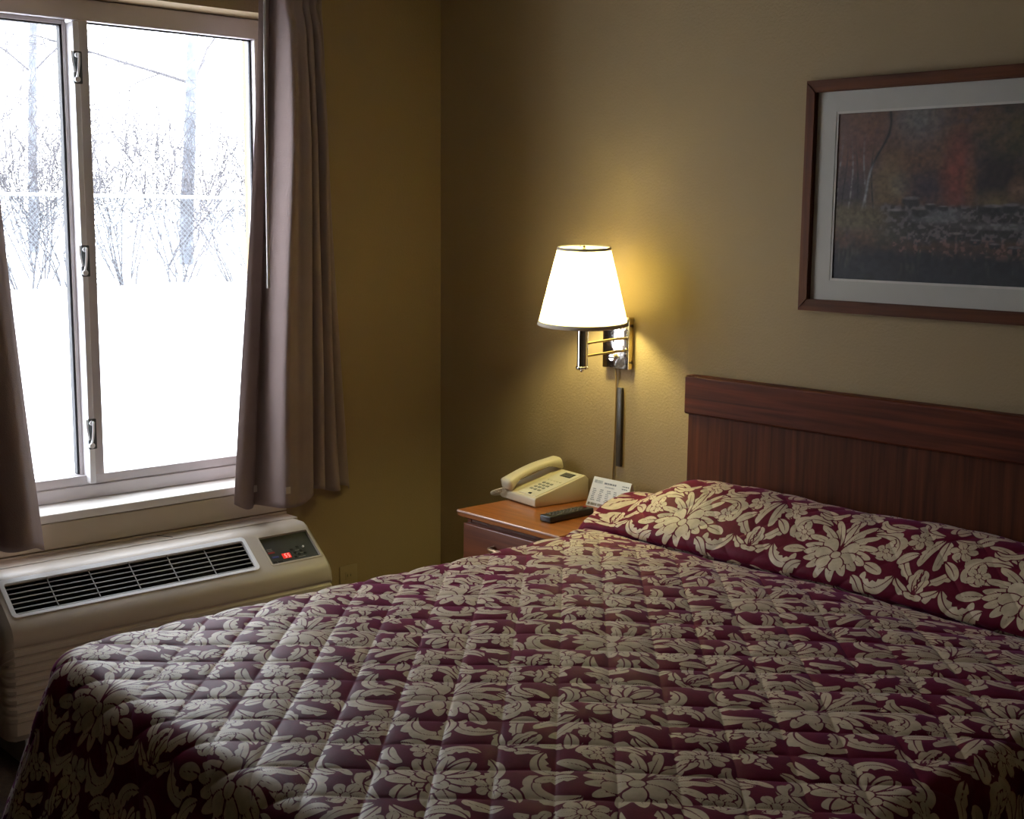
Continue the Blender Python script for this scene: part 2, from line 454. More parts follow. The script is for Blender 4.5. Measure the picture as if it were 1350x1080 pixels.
tree(-17., 8.15, 9, .13, (0, .03), 11, 'tall bare tree with a pale trunk at the right side of the window view', .28)
tree(-18., 3.6, 9.5, .12, (0, .12), 23, 'tall bare tree with thin branches at the left side of the window view', .25)
tree(-21., 7.1, 10, .10, (0, .03), 31, 'slender bare tree furthest back in the middle of the window view', .3)
# dry tufts poking out of the snow not far from the house
for (x, y, n, w) in ((-3.35, .10, 60, .32), (-3.1, -.52, 30, .18)):
    S = Sticks()
    for i in range(n):
        yy = y+rg.normal(0, w*.5); xx = x+rg.normal(0, .05)
        gz = float(slope(np.array(xx)))
        S.add((xx, yy, gz-.04), (xx+rg.normal(0, .03), yy+rg.normal(0, .04), gz+.02+rg.uniform(0, .05)), .003, .001)
    o = link_mesh('dry_grass', S.mesh('dry_grass'), 'dry_grass')
    tag(o, 'dry grass stubble poking through snow, %s' % ('seen through the right window pane' if n == 60 else 'seen through the left window pane'), 'grass', kind='stuff')

# ------------------------------------------------------------------ curtains
def curtain(name, label, ylt, yrt, ylb, yrb, zt, zb, sec, x0, flip=1):
    """sec: cross-section control points (t in 0..1 along the wall, x depth); left and right edges lean in towards the bottom"""
    t = empty(name, (x0, (ylb+yrb)/2, zb)); tag(t, label, 'curtain', 'window curtains')
    sec = np.array(sec, float)
    # smooth the section
    n = len(sec); ts = np.linspace(0, n-1, 260)
    i = np.clip(ts.astype(int), 0, n-2); f = ts-i
    def cr(a):
        p0 = a[np.maximum(i-1, 0)]; p1 = a[i]; p2 = a[i+1]; p3 = a[np.minimum(i+2, n-1)]
        return .5*(2*p1+(p2-p0)*f+(2*p0-5*p1+4*p2-p3)*f**2+(3*p1-p0-3*p2+p3)*f**3)
    st, sx = cr(sec[:, 0]), cr(sec[:, 1])
    zs = np.linspace(zt, zb, 90); h = (zt-zs)/(zt-zb)
    ed = h**1.15
    yl = ylt+(ylb-ylt)*ed; yr = yrt+(yrb-yrt)*ed**1.3
    T = st[:, None]*np.ones_like(h)[None]
    wob = .012*np.sin(st[:, None]*9+h[None]*5)*h[None]
    Y = yl[None]+(yr-yl)[None]*(T+wob)
    amp = .72+.28*sstep(0, .35, h)
    pin = np.exp(-((h-.055)/.03)**2)              # pinch pleats under the heading
    X = x0+sx[:, None]*(amp*(1-.25*pin))[None]+.006*np.sin(h*7+st[:, None]*23)[...]*h[None]
    Z = zs[None]+0*T
    Z = Z-(.020*np.sin(st*7.0)+.010*np.sin(st*19))[:, None]*h[None]**6
    V = np.stack([X, Y, Z], -1).reshape(-1, 3)
    me = np_mesh('fabric', V, grid_faces(len(st), len(zs)))
    o = link_mesh('fabric', me, 'curtain', t, True)
    m = o.modifiers.new('thick', 'SOLIDIFY'); m.thickness = .003; m.offset = 0
    return t, X, Y, Z

secR = [(0, .010), (.05, .022), (.13, .020), (.175, .004), (.200, .060), (.225, .118), (.26, .132), (.31, .122), (.37, .106), (.43, .112), (.49, .116), (.522, .106), (.528, .070), (.515, .030), (.55, .045), (.60, .088), (.655, .092), (.675, .060), (.665, .028), (.70, .060), (.755, .090), (.80, .080), (.812, .045), (.80, .010), (.86, .020), (.93, .038), (1., .002)]
cr_, CX, CY, CZ = curtain('curtain', 'taupe pleated curtain between the window and the corner, above the air conditioner controls', -.738, -.512, -.868, -.425, 2.22, .578, secR, .026)
secL = [(0, .02), (.08, .06), (.16, .02), (.22, .10), (.30, .11), (.34, .03), (.42, .02), (.46, .09), (.58, .10), (.64, .03), (.72, .025), (.76, .085), (.86, .10), (.95, .075), (1., .055)]
cl_, *_ = curtain('curtain', 'taupe pleated curtain at the left edge of the photo, over the louvred grille', -2.02, -1.615, -1.96, -1.515, 2.22, .560, secL, .045)
# little hem weights showing through at the bottom of the right one
for (iy, w) in ((24, .012), (58, .009)):
    bm = NB(); x, y, z = CX[iy, -3], CY[iy, -3], CZ[iy, -3]
    box(bm, x+.0035, x+.0055, y-w, y+w, z+.008, z+.030, .002)
    obj('hem_weight', bm, 'hem', cr_)
# draw wand
wd = empty('curtain_wand', (.15, -.80, 1.27)); tag(wd, 'thin pale draw wand hanging down the front of the right curtain', 'curtain wand')
bm = NB()
WXT, WYT = .146, -.792
tube(bm, [(WXT, WYT, 2.16), (WXT+.002, WYT-.004, 1.9), (WXT+.004, WYT-.008, 1.30), (WXT+.004, WYT-.008, 1.262)], [.0045, .0045, .0045, .0055], 10)
obj('rod', bm, 'wand', wd, True)
bm = NB(); tube(bm, [(WXT-.01, WYT, 2.175), (WXT, WYT+.002, 2.185), (WXT+.004, WYT, 2.172), (WXT, WYT, 2.155)], .0022, 8); obj('hook', bm, 'alu_bright', wd, True)
bm = NB(); box(bm, .005, .035, -2.06, -.47, 2.222, 2.250, .003)  # curtain rail with its wall brackets
for y in (-2.03, -1.3, -.50): box(bm, .0, .006, y-.02, y+.02, 2.205, 2.262, .002)
struct('curtain_rail', bm, 'sill')
# ------------------------------------------------------------------ damask pattern of the bedspread
# half a repeat in millimetres, mirrored; returns how far inside (+) or outside (-) a leaf each point lies
np.seterr(all='ignore')
TU,TV=237.0,440.0   # half tile width (mirrored), height, in mm
def damask(step=1.0):
    nu=int(TU/step)+1; nv=int(TV/step)
    gu,gv=np.meshgrid(np.arange(nu)*step,np.arange(nv)*step,indexing='ij')
    L=np.full(gu.shape,-30.0)
    def spine(x,y,a,ln,turn,ease,n=36):
        s=np.linspace(0,1,n); th=np.radians(a+turn*(s**ease))
        dx=np.cos(th)*ln/(n-1); dy=np.sin(th)*ln/(n-1)
        px=x+np.concatenate([[0],np.cumsum(dx[:-1])]); py=y+np.concatenate([[0],np.cumsum(dy[:-1])])
        return px,py
    def stamp(px,py,wf,vein,gap,lob):
        nonlocal L
        n=len(px); wm=max(wf(np.linspace(0,1,20),1).max(),wf(np.linspace(0,1,20),-1).max())+gap+3
        for mir in (0,1,2):
            for sh in (-TV,0,TV):
                X=px if mir==0 else (-px if mir==1 else 2*TU-px); Y=py+sh
                i0=max(0,int((X.min()-wm)/step)); i1=min(nu,int((X.max()+wm)/step)+2)
                j0=max(0,int((Y.min()-wm)/step)); j1=min(nv,int((Y.max()+wm)/step)+2)
                if i0>=i1 or j0>=j1: continue
                U=gu[i0:i1,j0:j1]; V=gv[i0:i1,j0:j1]
                best=np.full(U.shape,1e9); S=np.zeros(U.shape); D=np.zeros(U.shape)
                for k in range(n-1):
                    ax,ay=X[k],Y[k]; bx,by=X[k+1]-ax,Y[k+1]-ay; l2=bx*bx+by*by
                    t=((U-ax)*bx+(V-ay)*by)/l2; tc=np.clip(t,0,1)
                    ex=U-ax-tc*bx; ey=V-ay-tc*by; d2=ex*ex+ey*ey
                    m=d2<best
                    best=np.where(m,d2,best); S=np.where(m,(k+tc)/(n-1),S)
                    D=np.where(m,np.sign(bx*(V-ay)-by*(U-ax)),D)
                d=np.sqrt(best); sd=D*(1 if mir==0 else -1)
                w=np.where(sd>=0,wf(S,1),wf(S,-1))
                f=d-w
                sub=L[i0:i1,j0:j1]
                sub=np.minimum(sub,f-gap)
                sub=np.maximum(sub,-f)
                if vein>0:
                    vv=np.abs(d-0.0)+np.maximum(0,(S-.82)*80)+np.maximum(0,(.02-S)*80)
                    sub=np.where(f<gap,np.minimum(sub,vv-vein*(1-.6*S)),sub)
                L[i0:i1,j0:j1]=sub
    def leaf(x,y,a,ln,turn,w,ease=1.0,lob=0,side=0,vein=1.8,gap=3.8,blunt=.0,asym=1.0):
        px,py=spine(x,y,a,ln,turn,ease)
        def wf(s,sd):
            s=np.clip(s,0,1)
            pk=.42+.26*blunt
            prof=np.where(s<pk,np.sin(np.pi/2*s/pk)**(.7+.3*blunt),np.sqrt(np.clip(1-((s-pk)/(1-pk))**(1.7+.8*blunt),0,1)))
            k=1.0
            if lob>0:
                ph=(np.clip(s,0,1)*lob)%1.0
                k=.52+.48*np.where(ph<.72,(ph/.72)**.7,np.clip(1-(ph-.72)/.28,0,1)**.7)
                if side and sd!=side: k=.8
            return w*prof*k*(asym if sd==side else 1.0)
        stamp(px,py,wf,vein,gap,lob)
    def disc(x,y,r,gap=2.6):
        stamp(np.array([x-.5,x+.5]),np.array([y,y]),lambda s,sd:np.full(np.shape(s),float(r)),0,gap,0)
    def flower(x,y,n,r,w,rc,a0=0,inner=True,half=False):
        for k in range(n):
            a=a0+360.0/n*k
            leaf(x+rc*.5*math.cos(math.radians(a)),y+rc*.5*math.sin(math.radians(a)),a,r-rc*.5,0,w,blunt=.8,vein=1.2,gap=2.8)
        if inner: disc(x,y,rc,2.0)
    # ---- background leaves and scrolls ----
    leaf(165,-45,75,105,-50,15,lob=4,side=1)
    leaf(30,95,62,165,-265,20,ease=1.7,lob=5,side=1,asym=1.15)
    leaf(22,100,98,105,-45,14,lob=4,side=1)
    leaf(55,-72,-16,180,265,19,ease=1.8,lob=5,side=-1,asym=1.15)
    leaf(50,-80,-62,110,70,15,lob=4,side=1)
    leaf(172,-52,-35,100,-150,15,lob=4,side=1)
    leaf(178,30,110,125,190,17,ease=1.7,lob=5,side=1,asym=1.1)
    leaf(182,34,60,90,-80,14,lob=4,side=1)
    leaf(228,112,175,125,-220,17,ease=1.6,lob=5,side=-1,asym=1.1)
    leaf(226,318,172,145,225,18,ease=1.7,lob=5,side=-1,asym=1.15)
    leaf(231,330,112,100,-30,17,lob=4,side=1)
    leaf(120,322,130,95,140,14,lob=4,side=-1)
    leaf(108,262,-20,100,130,15,lob=4,side=-1,ease=1.2)
    leaf(100,256,165,80,130,14,lob=4,side=-1)
    leaf(95,200,60,75,-80,16,lob=3,side=1)
    leaf(88,182,-50,80,90,16,lob=3,side=1)
    leaf(235,60,-120,70,60,14,lob=3)
    leaf(205,395,160,60,-50,13,blunt=.3)
    leaf(72,60,25,72,60,16,lob=3,side=1)
    leaf(80,-14,-20,70,-70,16,lob=3,side=1)
    leaf(84,20,8,62,20,14,blunt=.3)
    # ---- second flower on the right axis ----
    for a,l,w in ((92,82,17),(124,78,16),(152,72,15),(182,66,14),(212,64,14),(242,66,14),(268,70,14)):
        leaf(237+6*math.cos(math.radians(a)),213+6*math.sin(math.radians(a)),a,l,(14 if a<200 else -14),w,blunt=.55)
    for a in (100,140,180): leaf(237,222,a,36,0,11,blunt=.8,vein=.8)
    disc(237,214,14)
    # ---- small flowers ----
    leaf(6,176,55,78,-60,16,lob=3,side=1); leaf(6,268,-50,78,70,16,lob=3,side=-1)
    leaf(14,226,10,66,80,15,lob=3); leaf(14,216,-25,60,-80,14,lob=3)
    flower(0,140,7,40,12,9,a0=90)
    flower(0,304,8,42,11,9,a0=90)
    flower(152,168,6,30,10,7,a0=20)
    flower(180,352,6,32,10,7,a0=10)
    flower(118,-30,5,26,10,6,a0=50)
    # ---- big flower: feathered petals round three broad ones ----
    for a,l,w,t in ((-88,108,13,6),(-68,104,13,12),(-48,98,13,20),(-27,94,13,28),(-6,88,13,22),(14,84,13,6),(36,82,13,-10),(58,80,13,-16),(79,84,13,-8)):
        leaf(8*math.cos(math.radians(a)),8*math.sin(math.radians(a)),a,l,t,w,blunt=.35,vein=1.5,gap=3.0,lob=3 if a<0 else 0,side=1)
    for a in (-40,10,60):
        leaf(5*math.cos(math.radians(a)),10+5*math.sin(math.radians(a)),a,52,0,18,blunt=.9,vein=0,gap=3.4)
    disc(0,14,12,3.0)
    return np.clip(L,-12,12)
LEAF = damask(1.0)
def leaf_at(u, v):
    """u, v in metres on the cloth"""
    u = u*1000.; v = v*1000.
    u2 = u+9*np.sin(v/170.)+4*np.sin(v/61.+u/90.); v2 = v+10*np.sin(u/150.)+4*np.sin(u/70.)
    a = np.mod(u2, 2*TU); a = np.where(a > TU, 2*TU-a, a); b = np.mod(v2, TV)
    nu, nv = LEAF.shape
    i = np.clip(a.astype(int), 0, nu-2); fi = np.clip(a-i, 0, 1); j0 = b.astype(int) % nv; j1 = (j0+1) % nv; fj = b-np.floor(b)
    return (LEAF[i, j0]*(1-fi)+LEAF[i+1, j0]*fi)*(1-fj)+(LEAF[i, j1]*(1-fi)+LEAF[i+1, j1]*fi)*fj

# ------------------------------------------------------------------ bed
BX0, BX1, BYF, BZ = 1.12, 2.665, -1.955, .622
bed = empty('bed', ((BX0+BX1)/2, -1., 0)); tag(bed, 'bed with a dark reddish wood headboard against the beige wall', 'bed')
bm = NB(); box(bm, 1.183, 2.60, -.036, -.004, .28, .930, .003); hb = obj('headboard', bm, 'cherry_v', bed)
bm = NB(); box(bm, 1.177, 2.606, -.050, -.004, .924, 1.036, .006, 3); obj('top_rail', bm, 'cherry_h', hb)
bm = NB(); box(bm, BX0+.045, BX1-.045, BYF+.05, -.06, .34, .588, .05, 4); obj('mattress', bm, 'mattress', bed, angle=40)
bm = NB(); box(bm, BX0+.05, BX1-.05, BYF+.055, -.06, .12, .335, .02, 3); obj('box_spring', bm, 'mattress', bed, angle=40)
for x in (BX0+.12, BX1-.12):
    for y in (BYF+.12, -.15):
        bm = NB(); tube(bm, [(x, y, 0), (x, y, .125)], [.022, .03], 12); obj('leg', bm, 'black', bed, angle=40)

def spread():
    W = BX1-BX0
    ctrl = np.array([(-.022, .60), (-.026, .66), (-.045, .715), (-.085, .750), (-.135, .764), (-.19, .758), (-.245, .735), (-.295, .695), (-.338, .660), (-.352, .634), (-.338, .612), (-.326, .604), (-.352, .612), (-.38, .620), (-.41, BZ)], float)
    # resample the pillow profile by arc length
    n = len(ctrl); ts = np.linspace(0, n-1, 800); i = np.clip(ts.astype(int), 0, n-2); f = ts-i
    def cr(a):
        p0 = a[np.maximum(i-1, 0)]; p1 = a[i]; p2 = a[i+1]; p3 = a[np.minimum(i+2, n-1)]
        return .5*(2*p1+(p2-p0)*f+(2*p0-5*p1+4*p2-p3)*f**2+(3*p1-p0-3*p2+p3)*f**3)
    py, pz = cr(ctrl[:, 0]), cr(ctrl[:, 1])
    al = np.concatenate([[0], np.cumsum(np.hypot(np.diff(py), np.diff(pz)))])
    Lb = al[-1]; yb = ctrl[-1, 0]; y0 = ctrl[0, 0]
    Lf = Lb+(yb-BYF)
    uu = np.concatenate([np.arange(-.57, 0, .009), np.arange(0, W, .0026), np.arange(W, W+.57, .0055)])
    vv = np.concatenate([np.arange(0, Lf, .0026), np.arange(Lf, Lf+.57, .0034)])
    U, V = np.meshgrid(uu, vv, indexing='ij')
    rc, a = .13, .045
    # signed distance to the rounded foot of the bed top (the head end stays open)
    cx = W/2; hx = W/2
    qx = np.abs(U-cx)-(hx-rc); qv = V-(Lf-rc)
    out = np.hypot(np.maximum(qx, 0), np.maximum(qv, 0))
    sd = out+np.minimum(np.maximum(qx, qv), 0)-rc
    sg = np.sign(U-cx)
    both = (qx > 0) & (qv > 0)
    nx = np.where(both, qx/np.maximum(out, 1e-6), np.where(qx > qv, 1., 0.))*sg
    nv = np.where(both, qv/np.maximum(out, 1e-6), np.where(qx > qv, 0., 1.))
    s = sd+a
    over = np.maximum(s, 0)
    BU = U-nx*over; BV = V-nv*over                     # foot point on the flat top
    # height and depth of that point
    k = np.clip(BV/Lb, 0, 1)
    pY = np.interp(BV, al, py); pZ = np.interp(BV, al, pz)
    m = .42+.58*sstep(-.01, .20, BU); m = m*(1-.05*np.sin(BU*6.+.6)**2)
    fY = y0+(yb-.05*(1-m)-y0)*k; fZ = BZ+0*k
    inb = BV < Lb
    PY = np.where(inb, fY+(pY-fY)*m, yb-(BV-Lb)); PZ = np.where(inb, fZ+(pZ-fZ)*m, BZ)
    crown = .012*np.sin(PI*np.clip(BU/W, 0, 1))*sstep(-.30, -.6, PY)*sstep(BYF, BYF+.5, PY)
    und = .0035*np.sin(BU*7.3+2.1*PY)*np.sin(PY*6.1+1.)
    PZ = PZ+crown+und*sstep(0, .1, BU)
    PX = BX0+BU
    # the drop
    r, ph = .058, R(79)
    th = np.clip(over/r, 0, ph); lin = np.maximum(over-r*ph, 0)
    per = (BU-BV)
    foot = sstep(-.9, -1.9, PY)
    fl = .035+.33*foot*np.where(sg < 0, 1, .8)
    fold = (.013*np.sin(per*2*PI/.31+.8)+.007*np.sin(per*2*PI/.135))*sstep(0, .35, lin)*(.35+.65*foot)
    bulge = .075*np.sin(PI*np.clip(k*.88, 0, 1))**.6*np.exp(-((lin-.02)/.06)**2)*sstep(0, .03, over)*(BV < Lb)*(sg < 0)
    fold = fold+bulge
    off = r*np.sin(th)+lin*fl+fold
    drop = r*(1-np.cos(th))+lin*np.sqrt(np.maximum(1-fl**2, .5))
    X = PX+nx*off; Y = PY-nv*off; Z = PZ-drop
    P = np.stack([X, Y, Z], -1)
    du = np.gradient(P, axis=0); dv = np.gradient(P, axis=1)
    N = np.cross(dv, du); N /= np.maximum(np.linalg.norm(N, axis=-1, keepdims=True), 1e-9)
    N = np.where((N[..., 2:3] < -.6), -N, N)
    c = .0945
    q1 = (U+V)/math.sqrt(2)/c+.25; q2 = (U-V)/math.sqrt(2)/c+.1
    puff = (np.abs(np.sin(PI*q1))*np.abs(np.sin(PI*q2)))**.42
    amp = .0072*(.55+.45*sstep(Lb, Lb+.1, V))*(1-.55*sstep(.02, .2, lin))
    P = P+N*(amp*puff)[..., None]
    leaf = leaf_at(U-1.24, V-(Lb+(yb+1.075)))
    vis = sd < .555
    keep = (vis[:-1, :-1] & vis[1:, :-1] & vis[:-1, 1:] & vis[1:, 1:])
    F = grid_faces(len(uu), len(vv), keep)
    used = np.unique(F); mp = np.full(U.size, -1, np.int64); mp[used] = np.arange(len(used))
    me = np_mesh('bedspread', P.reshape(-1, 3)[used], mp[F])
    at = me.attributes.new('leaf_mm', 'FLOAT', 'POINT')
    at.data.foreach_set('value', leaf.reshape(-1)[used].astype(np.float32))
    o = link_mesh('bedspread', me, 'damask', None, True)
    tag(o, 'quilted burgundy bedspread with tan damask flowers and leaves, tucked over the pillows', 'bedspread')
spread()

# ------------------------------------------------------------------ nightstand
NX0, NX1, NYF, NZ = .622, 1.068, -.440, .600
ns = empty('nightstand', ((NX0+NX1)/2, NYF/2, 0)); tag(ns, 'orange brown wooden nightstand between the bed and the corner', 'nightstand')
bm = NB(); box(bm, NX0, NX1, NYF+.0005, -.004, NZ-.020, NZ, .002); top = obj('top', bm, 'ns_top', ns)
bm = NB(); box(bm, NX0, NX1, NYF-.003, NYF+.0035, NZ-.0075, NZ-.0003, .0025, 3); obj('edge_highlight', bm, 'ns_highlight', top, angle=40)  # strip coloured as the window's glint along the top's front edge
bm = NB()
box(bm, NX0+.012, NX0+.030, NYF+.030, -.006, .0, NZ-.020, .002); box(bm, NX1-.030, NX1-.012, NYF+.030, -.006, .0, NZ-.020, .002)
box(bm, NX0+.030, NX1-.030, -.020, -.006, .06, NZ-.020); box(bm, NX0+.030, NX1-.030, NYF+.040, -.020, .07, .088)
box(bm, NX0+.030, NX1-.030, NYF+.044, NYF+.060, .0, .07); box(bm, NX0+.030, NX1-.030, NYF+.032, NYF+.050, NZ-.045, NZ-.020)
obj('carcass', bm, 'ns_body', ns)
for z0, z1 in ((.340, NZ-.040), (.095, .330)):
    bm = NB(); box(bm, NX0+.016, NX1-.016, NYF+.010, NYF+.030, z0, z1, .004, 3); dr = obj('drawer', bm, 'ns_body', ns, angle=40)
    zc = (z0+z1)/2+.058 if z0 > .2 else (z0+z1)/2; xc = (NX0+NX1)/2
    bm = NB()
    tube(bm, [(xc-.065, NYF+.010, zc), (xc-.063, NYF-.012, zc), (xc-.05, NYF-.018, zc), (xc+.05, NYF-.018, zc), (xc+.063, NYF-.012, zc), (xc+.065, NYF+.010, zc)], .006, 10)
    obj('handle', bm, 'handle', dr, True)

# ------------------------------------------------------------------ telephone on it
ph = empty('telephone', (.690, -.138, NZ), R(-7)); tag(ph, 'ivory desk telephone with its handset on the left, standing on the nightstand', 'telephone')
PW, PD = .092, .105          # half width, half depth
def ptop(y): return .030+(y+PD)/(2*PD)*.054
prof = [(-PD, .006), (-PD+.004, .002), (PD-.004, .002), (PD, .008), (PD, ptop(PD)-.014), (PD-.012, ptop(PD)-.002), (-PD+.004, .031), (-PD, .026)]
bm = NB(); prism(bm, prof, lambda p, k: (-PW+2*PW*k, p[0], p[1]))
bmesh.ops.bevel(bm, geom=[e for e in bm.edges], offset=.0025, segments=2, profile=.5, affect='EDGES', clamp_overlap=True)
obj('body', bm, 'phone', ph, local=True, angle=35)
sl = math.atan(.054/(2*PD))
T = Matrix.Translation((0, -PD, .0305)) @ Matrix.Rotation(sl, 4, 'X')      # x across, y up the slope
bm = NB(); box(bm, -.012, PW-.010, .012, .200, -.001, .0018, .0012, 2, T); obj('faceplate', bm, 'phone_face', ph, local=True)
for r_ in range(4):
    for c_ in range(3):
        x = .012+c_*.0195; y = .048+r_*.0165
        bm = NB(); box(bm, x-.0062, x+.0062, y-.0042, y+.0042, .0012, .0040, .0012, 2, T); obj('key', bm, 'phone_key', ph, local=True)
for c_ in range(5):
    bm = NB(); x = .004+c_*.015; box(bm, x-.0045, x+.0045, .120, .126, .0012, .0034, .001, 2, T); obj('feature_key', bm, 'phone_face', ph, local=True)
bm = NB(); box(bm, .034, .047, .016, .024, .0012, .0035, .0012, 2, T); obj('release_button', bm, 'black', ph, local=True)
bm = NB(); box(bm, .012, .064, .160, .188, .0012, .0026, .0006, 1, T); lb = obj('label_window', bm, 'black', ph, local=True)
bm = NB()
for y in (.167, .174, .181):
    x = .017
    while x < .058:
        w = rnd.uniform(.003, .008); box(bm, x, min(.060, x+w), y-.0013, y+.0013, .0024, .0030, mat=T); x += w+.002
obj('printed_text', bm, 'phone_key', lb, local=True)
# handset: a bowed bar with deeper ends
bm = NB(); HX = -.055; nS = 30; rings = []
for i in range(nS+1):
    s = i/nS; y = -.006+s*.222
    arch = math.sin(PI*s)**.8*.012
    e = max(0, 1-min(s, 1-s)/.24); e = e*e*(3-2*e)
    hw = .0235+.0055*e; th = .011+.010*e
    endk = math.sqrt(max(0., 1-max(0, (abs(s-.5)-.465)/.035)**2)); endk = max(endk, .45)
    z0 = .0245+arch-.008*e
    ring = []
    for k in range(16):
        an = 2*PI*k/16; cxx = math.copysign(abs(math.cos(an))**.55, math.cos(an)); czz = math.copysign(abs(math.sin(an))**.6, math.sin(an))
        ring.append(bm.verts.new(T @ Vector((HX+cxx*hw*endk, y, z0+czz*th*endk))))
    rings.append(ring)
for i in range(nS):
    for k in range(16): bm.faces.new((rings[i][k], rings[i][(k+1) % 16], rings[i+1][(k+1) % 16], rings[i+1][k]))
bm.faces.new(rings[0][::-1]); bm.faces.new(rings[-1])
obj('handset', bm, 'phone', ph, True, local=True)
bm = NB(); pts = []
for i in range(200):
    s = i/199; an = s*2*PI*16
    base = Vector((HX-.004-.050*math.sin(s*PI*.55), -PD-.010-.018*math.sin(s*PI)+.10*max(0, s-.5)**1.2, .026*(1-s)**1.5+.0085))
    pts.append(base+Vector((.0055*math.cos(an)*.7, .0055*math.cos(an)*.7, .0055*math.sin(an))))
tube(bm, pts, .0019, 6); obj('coiled_cord', bm, 'phone', ph, True, local=True)

# ------------------------------------------------------------------ remote control
rm = empty('remote_control', (.921, -.265, NZ), R(1)); tag(rm, 'black remote control lying on the nightstand by the bedspread', 'remote control')
bm = NB(); box(bm, -.023, .023, -.092, .092, .001, .021, .004, 3); obj('body', bm, 'black', rm, local=True, angle=40)
for r_ in range(9):
    for c_ in range(3):
        bm = NB(); x = -.013+c_*.013; y = -.070+r_*.015; box(bm, x-.0038, x+.0038, y-.0042, y+.0042, .0205, .0232, .001, 1); obj('button', bm, 'rubber', rm, local=True)
bm = NB(); cyl(bm, (.0, .076, .0205), (.0, .076, .0235), .006, 14); obj('power_button', bm, 'red_ink', rm, local=True, angle=40)

# ------------------------------------------------------------------ tent card with small print
tc_ = empty('tent_card', (.913, -.098, NZ), R(1)); tag(tc_, 'white printed tent card standing on the nightstand beside the telephone', 'card')
CW, CH, ta = .078, .094, R(24)
T = Matrix.Translation((0, 0, .0005)) @ Matrix.Rotation(-ta, 4, 'X')                   # x across, z up the sloping front
bm = NB(); box(bm, -CW, CW, -.0008, .0008, 0, CH, .0006, 1, T); fp = obj('front_panel', bm, 'card', tc_, local=True)
T2 = Matrix.Translation((0, 2*CH*math.sin(ta), .0005)) @ Matrix.Rotation(ta, 4, 'X')
bm = NB(); box(bm, -CW, CW, -.0008, .0008, 0, CH, .0006, 1, T2); obj('back_panel', bm, 'card', tc_, local=True)
def ink(name, rects, mat):
    bm = NB()
    for x0, x1, z0, z1 in rects: box(bm, x0, x1, -.00125, -.0008, z0, z1, mat=T)
    obj(name, bm, mat, fp, local=True)
rr = []
def words(x0, x1, z, h, wmin=.003, wmax=.009, gap=.0018):
    x = x0
    while x < x1-.002:
        w = min(rnd.uniform(wmin, wmax), x1-x); rr.append((x, x+w, z-h/2, z+h/2)); x += w+gap
words(-.028, .022, .078, .0055, .005, .012)
words(.046, .072, .079, .0035); words(.046, .070, .071, .0035)
for c_ in range(5):
    x0 = -.068+c_*.0285
    for r_ in range(7):
        if rnd.random() < .9: words(x0+rnd.uniform(0, .004), x0+rnd.uniform(.012, .021), .056-r_*.0058, .0026, .002, .006, .0012)
ink('printed_text', rr, 'ink'); rr = []
words(-.022, .016, .067, .004); words(-.070, -.036, .080, .0095, .01, .02, .001)
ink('pale_print', rr, 'ink_pale'); rr = []
words(-.072, .070, .008, .0080, .010, .026, .002)
ink('print_band', rr, 'ink_brown')

# ------------------------------------------------------------------ wall lamp
LX, LY = .878, -.168
lamp = empty('wall_lamp', (.877, 0, 1.10)); tag(lamp, 'lit swing arm wall lamp with a cream shade and polished chrome plate above the nightstand', 'lamp')
bm = NB(); box(bm, .8235, .930, -.024, -.001, 1.026, 1.186, .002, 2); bp = obj('backplate', bm, 'plate', lamp, angle=35)
bm = NB(); box(bm, .9295, .9315, -.0225, -.0015, 1.027, 1.185, .0006, 1); obj('side_strip', bm, 'brass', bp)
for z in (1.048, 1.160):
    bm = NB(); cyl(bm, (.9310, -.012, z), (.9345, -.012, z), .0045, 12); obj('screw', bm, 'screw', bp)
bm = NB(); tube(bm, [(.872, -.024, 1.060), (.872, -.036, 1.060)], .010, 16); tube(bm, [(.856, -.033, 1.060), (.888, -.033, 1.060)], .004, 8); obj('switch', bm, 'chrome', bp, angle=40)
for z, dz in ((1.118, .0), (1.080, .0)):
    bm = NB(); tube(bm, [(.918, -.024, z+.004), (.918, -.040, z+.004), (.908, -.052, z+.003), (LX+.008, LY+.010, z-.006), (LX, LY, z-.006)], .0042, 10); obj('arm', bm, 'brass', lamp, True)
bm = NB(); lathe(bm, [(0, 1.034), (.0185, 1.034), (.0195, 1.036), (.0195, 1.041), (.0165, 1.043), (.0165, 1.205), (.019, 1.207), (.019, 1.235), (.0, 1.236)], (LX, LY), 28); obj('socket_tube', bm, 'chrome', lamp, angle=35)
bm = NB(); lathe(bm, [(0, 1.026), (.005, 1.026), (.006, 1.030), (.005, 1.034), (0, 1.034)], (LX, LY), 14); obj('knob', bm, 'chrome', lamp, True)
SZ0, SZ1, SR0, SR1 = 1.168, 1.399, .134, .0765
bm = NB(); nr = 144
zz = [SZ0+(SZ1-SZ0)*i/14 for i in range(15)]; rings = []
for z in zz:
    f = (z-SZ0)/(SZ1-SZ0); r0 = SR0+(SR1-SR0)*f
    rings.append([bm.verts.new((LX+(r0+.0009*(k % 2))*math.cos(2*PI*k/nr), LY+(r0+.0009*(k % 2))*math.sin(2*PI*k/nr), z)) for k in range(nr)])
for i in range(14):
    for k in range(nr): bm.faces.new((rings[i][k], rings[i][(k+1) % nr], rings[i+1][(k+1) % nr], rings[i+1][k]))
sh = obj('shade', bm, 'shade', lamp, True)
for z, r0, hh in ((SZ0, SR0, .011), (SZ1-.008, SR1+.002, .008)):
    bm = NB(); lathe(bm, [(r0+.0005, z-.001), (r0+.0028, z), (r0+.0022-.25*hh*.9, z+hh), (r0-.25*hh, z+hh), (r0-.0012, z)], (LX, LY), 64, True); obj('trim_band', bm, 'shade_trim', sh, True)
bm = NB()
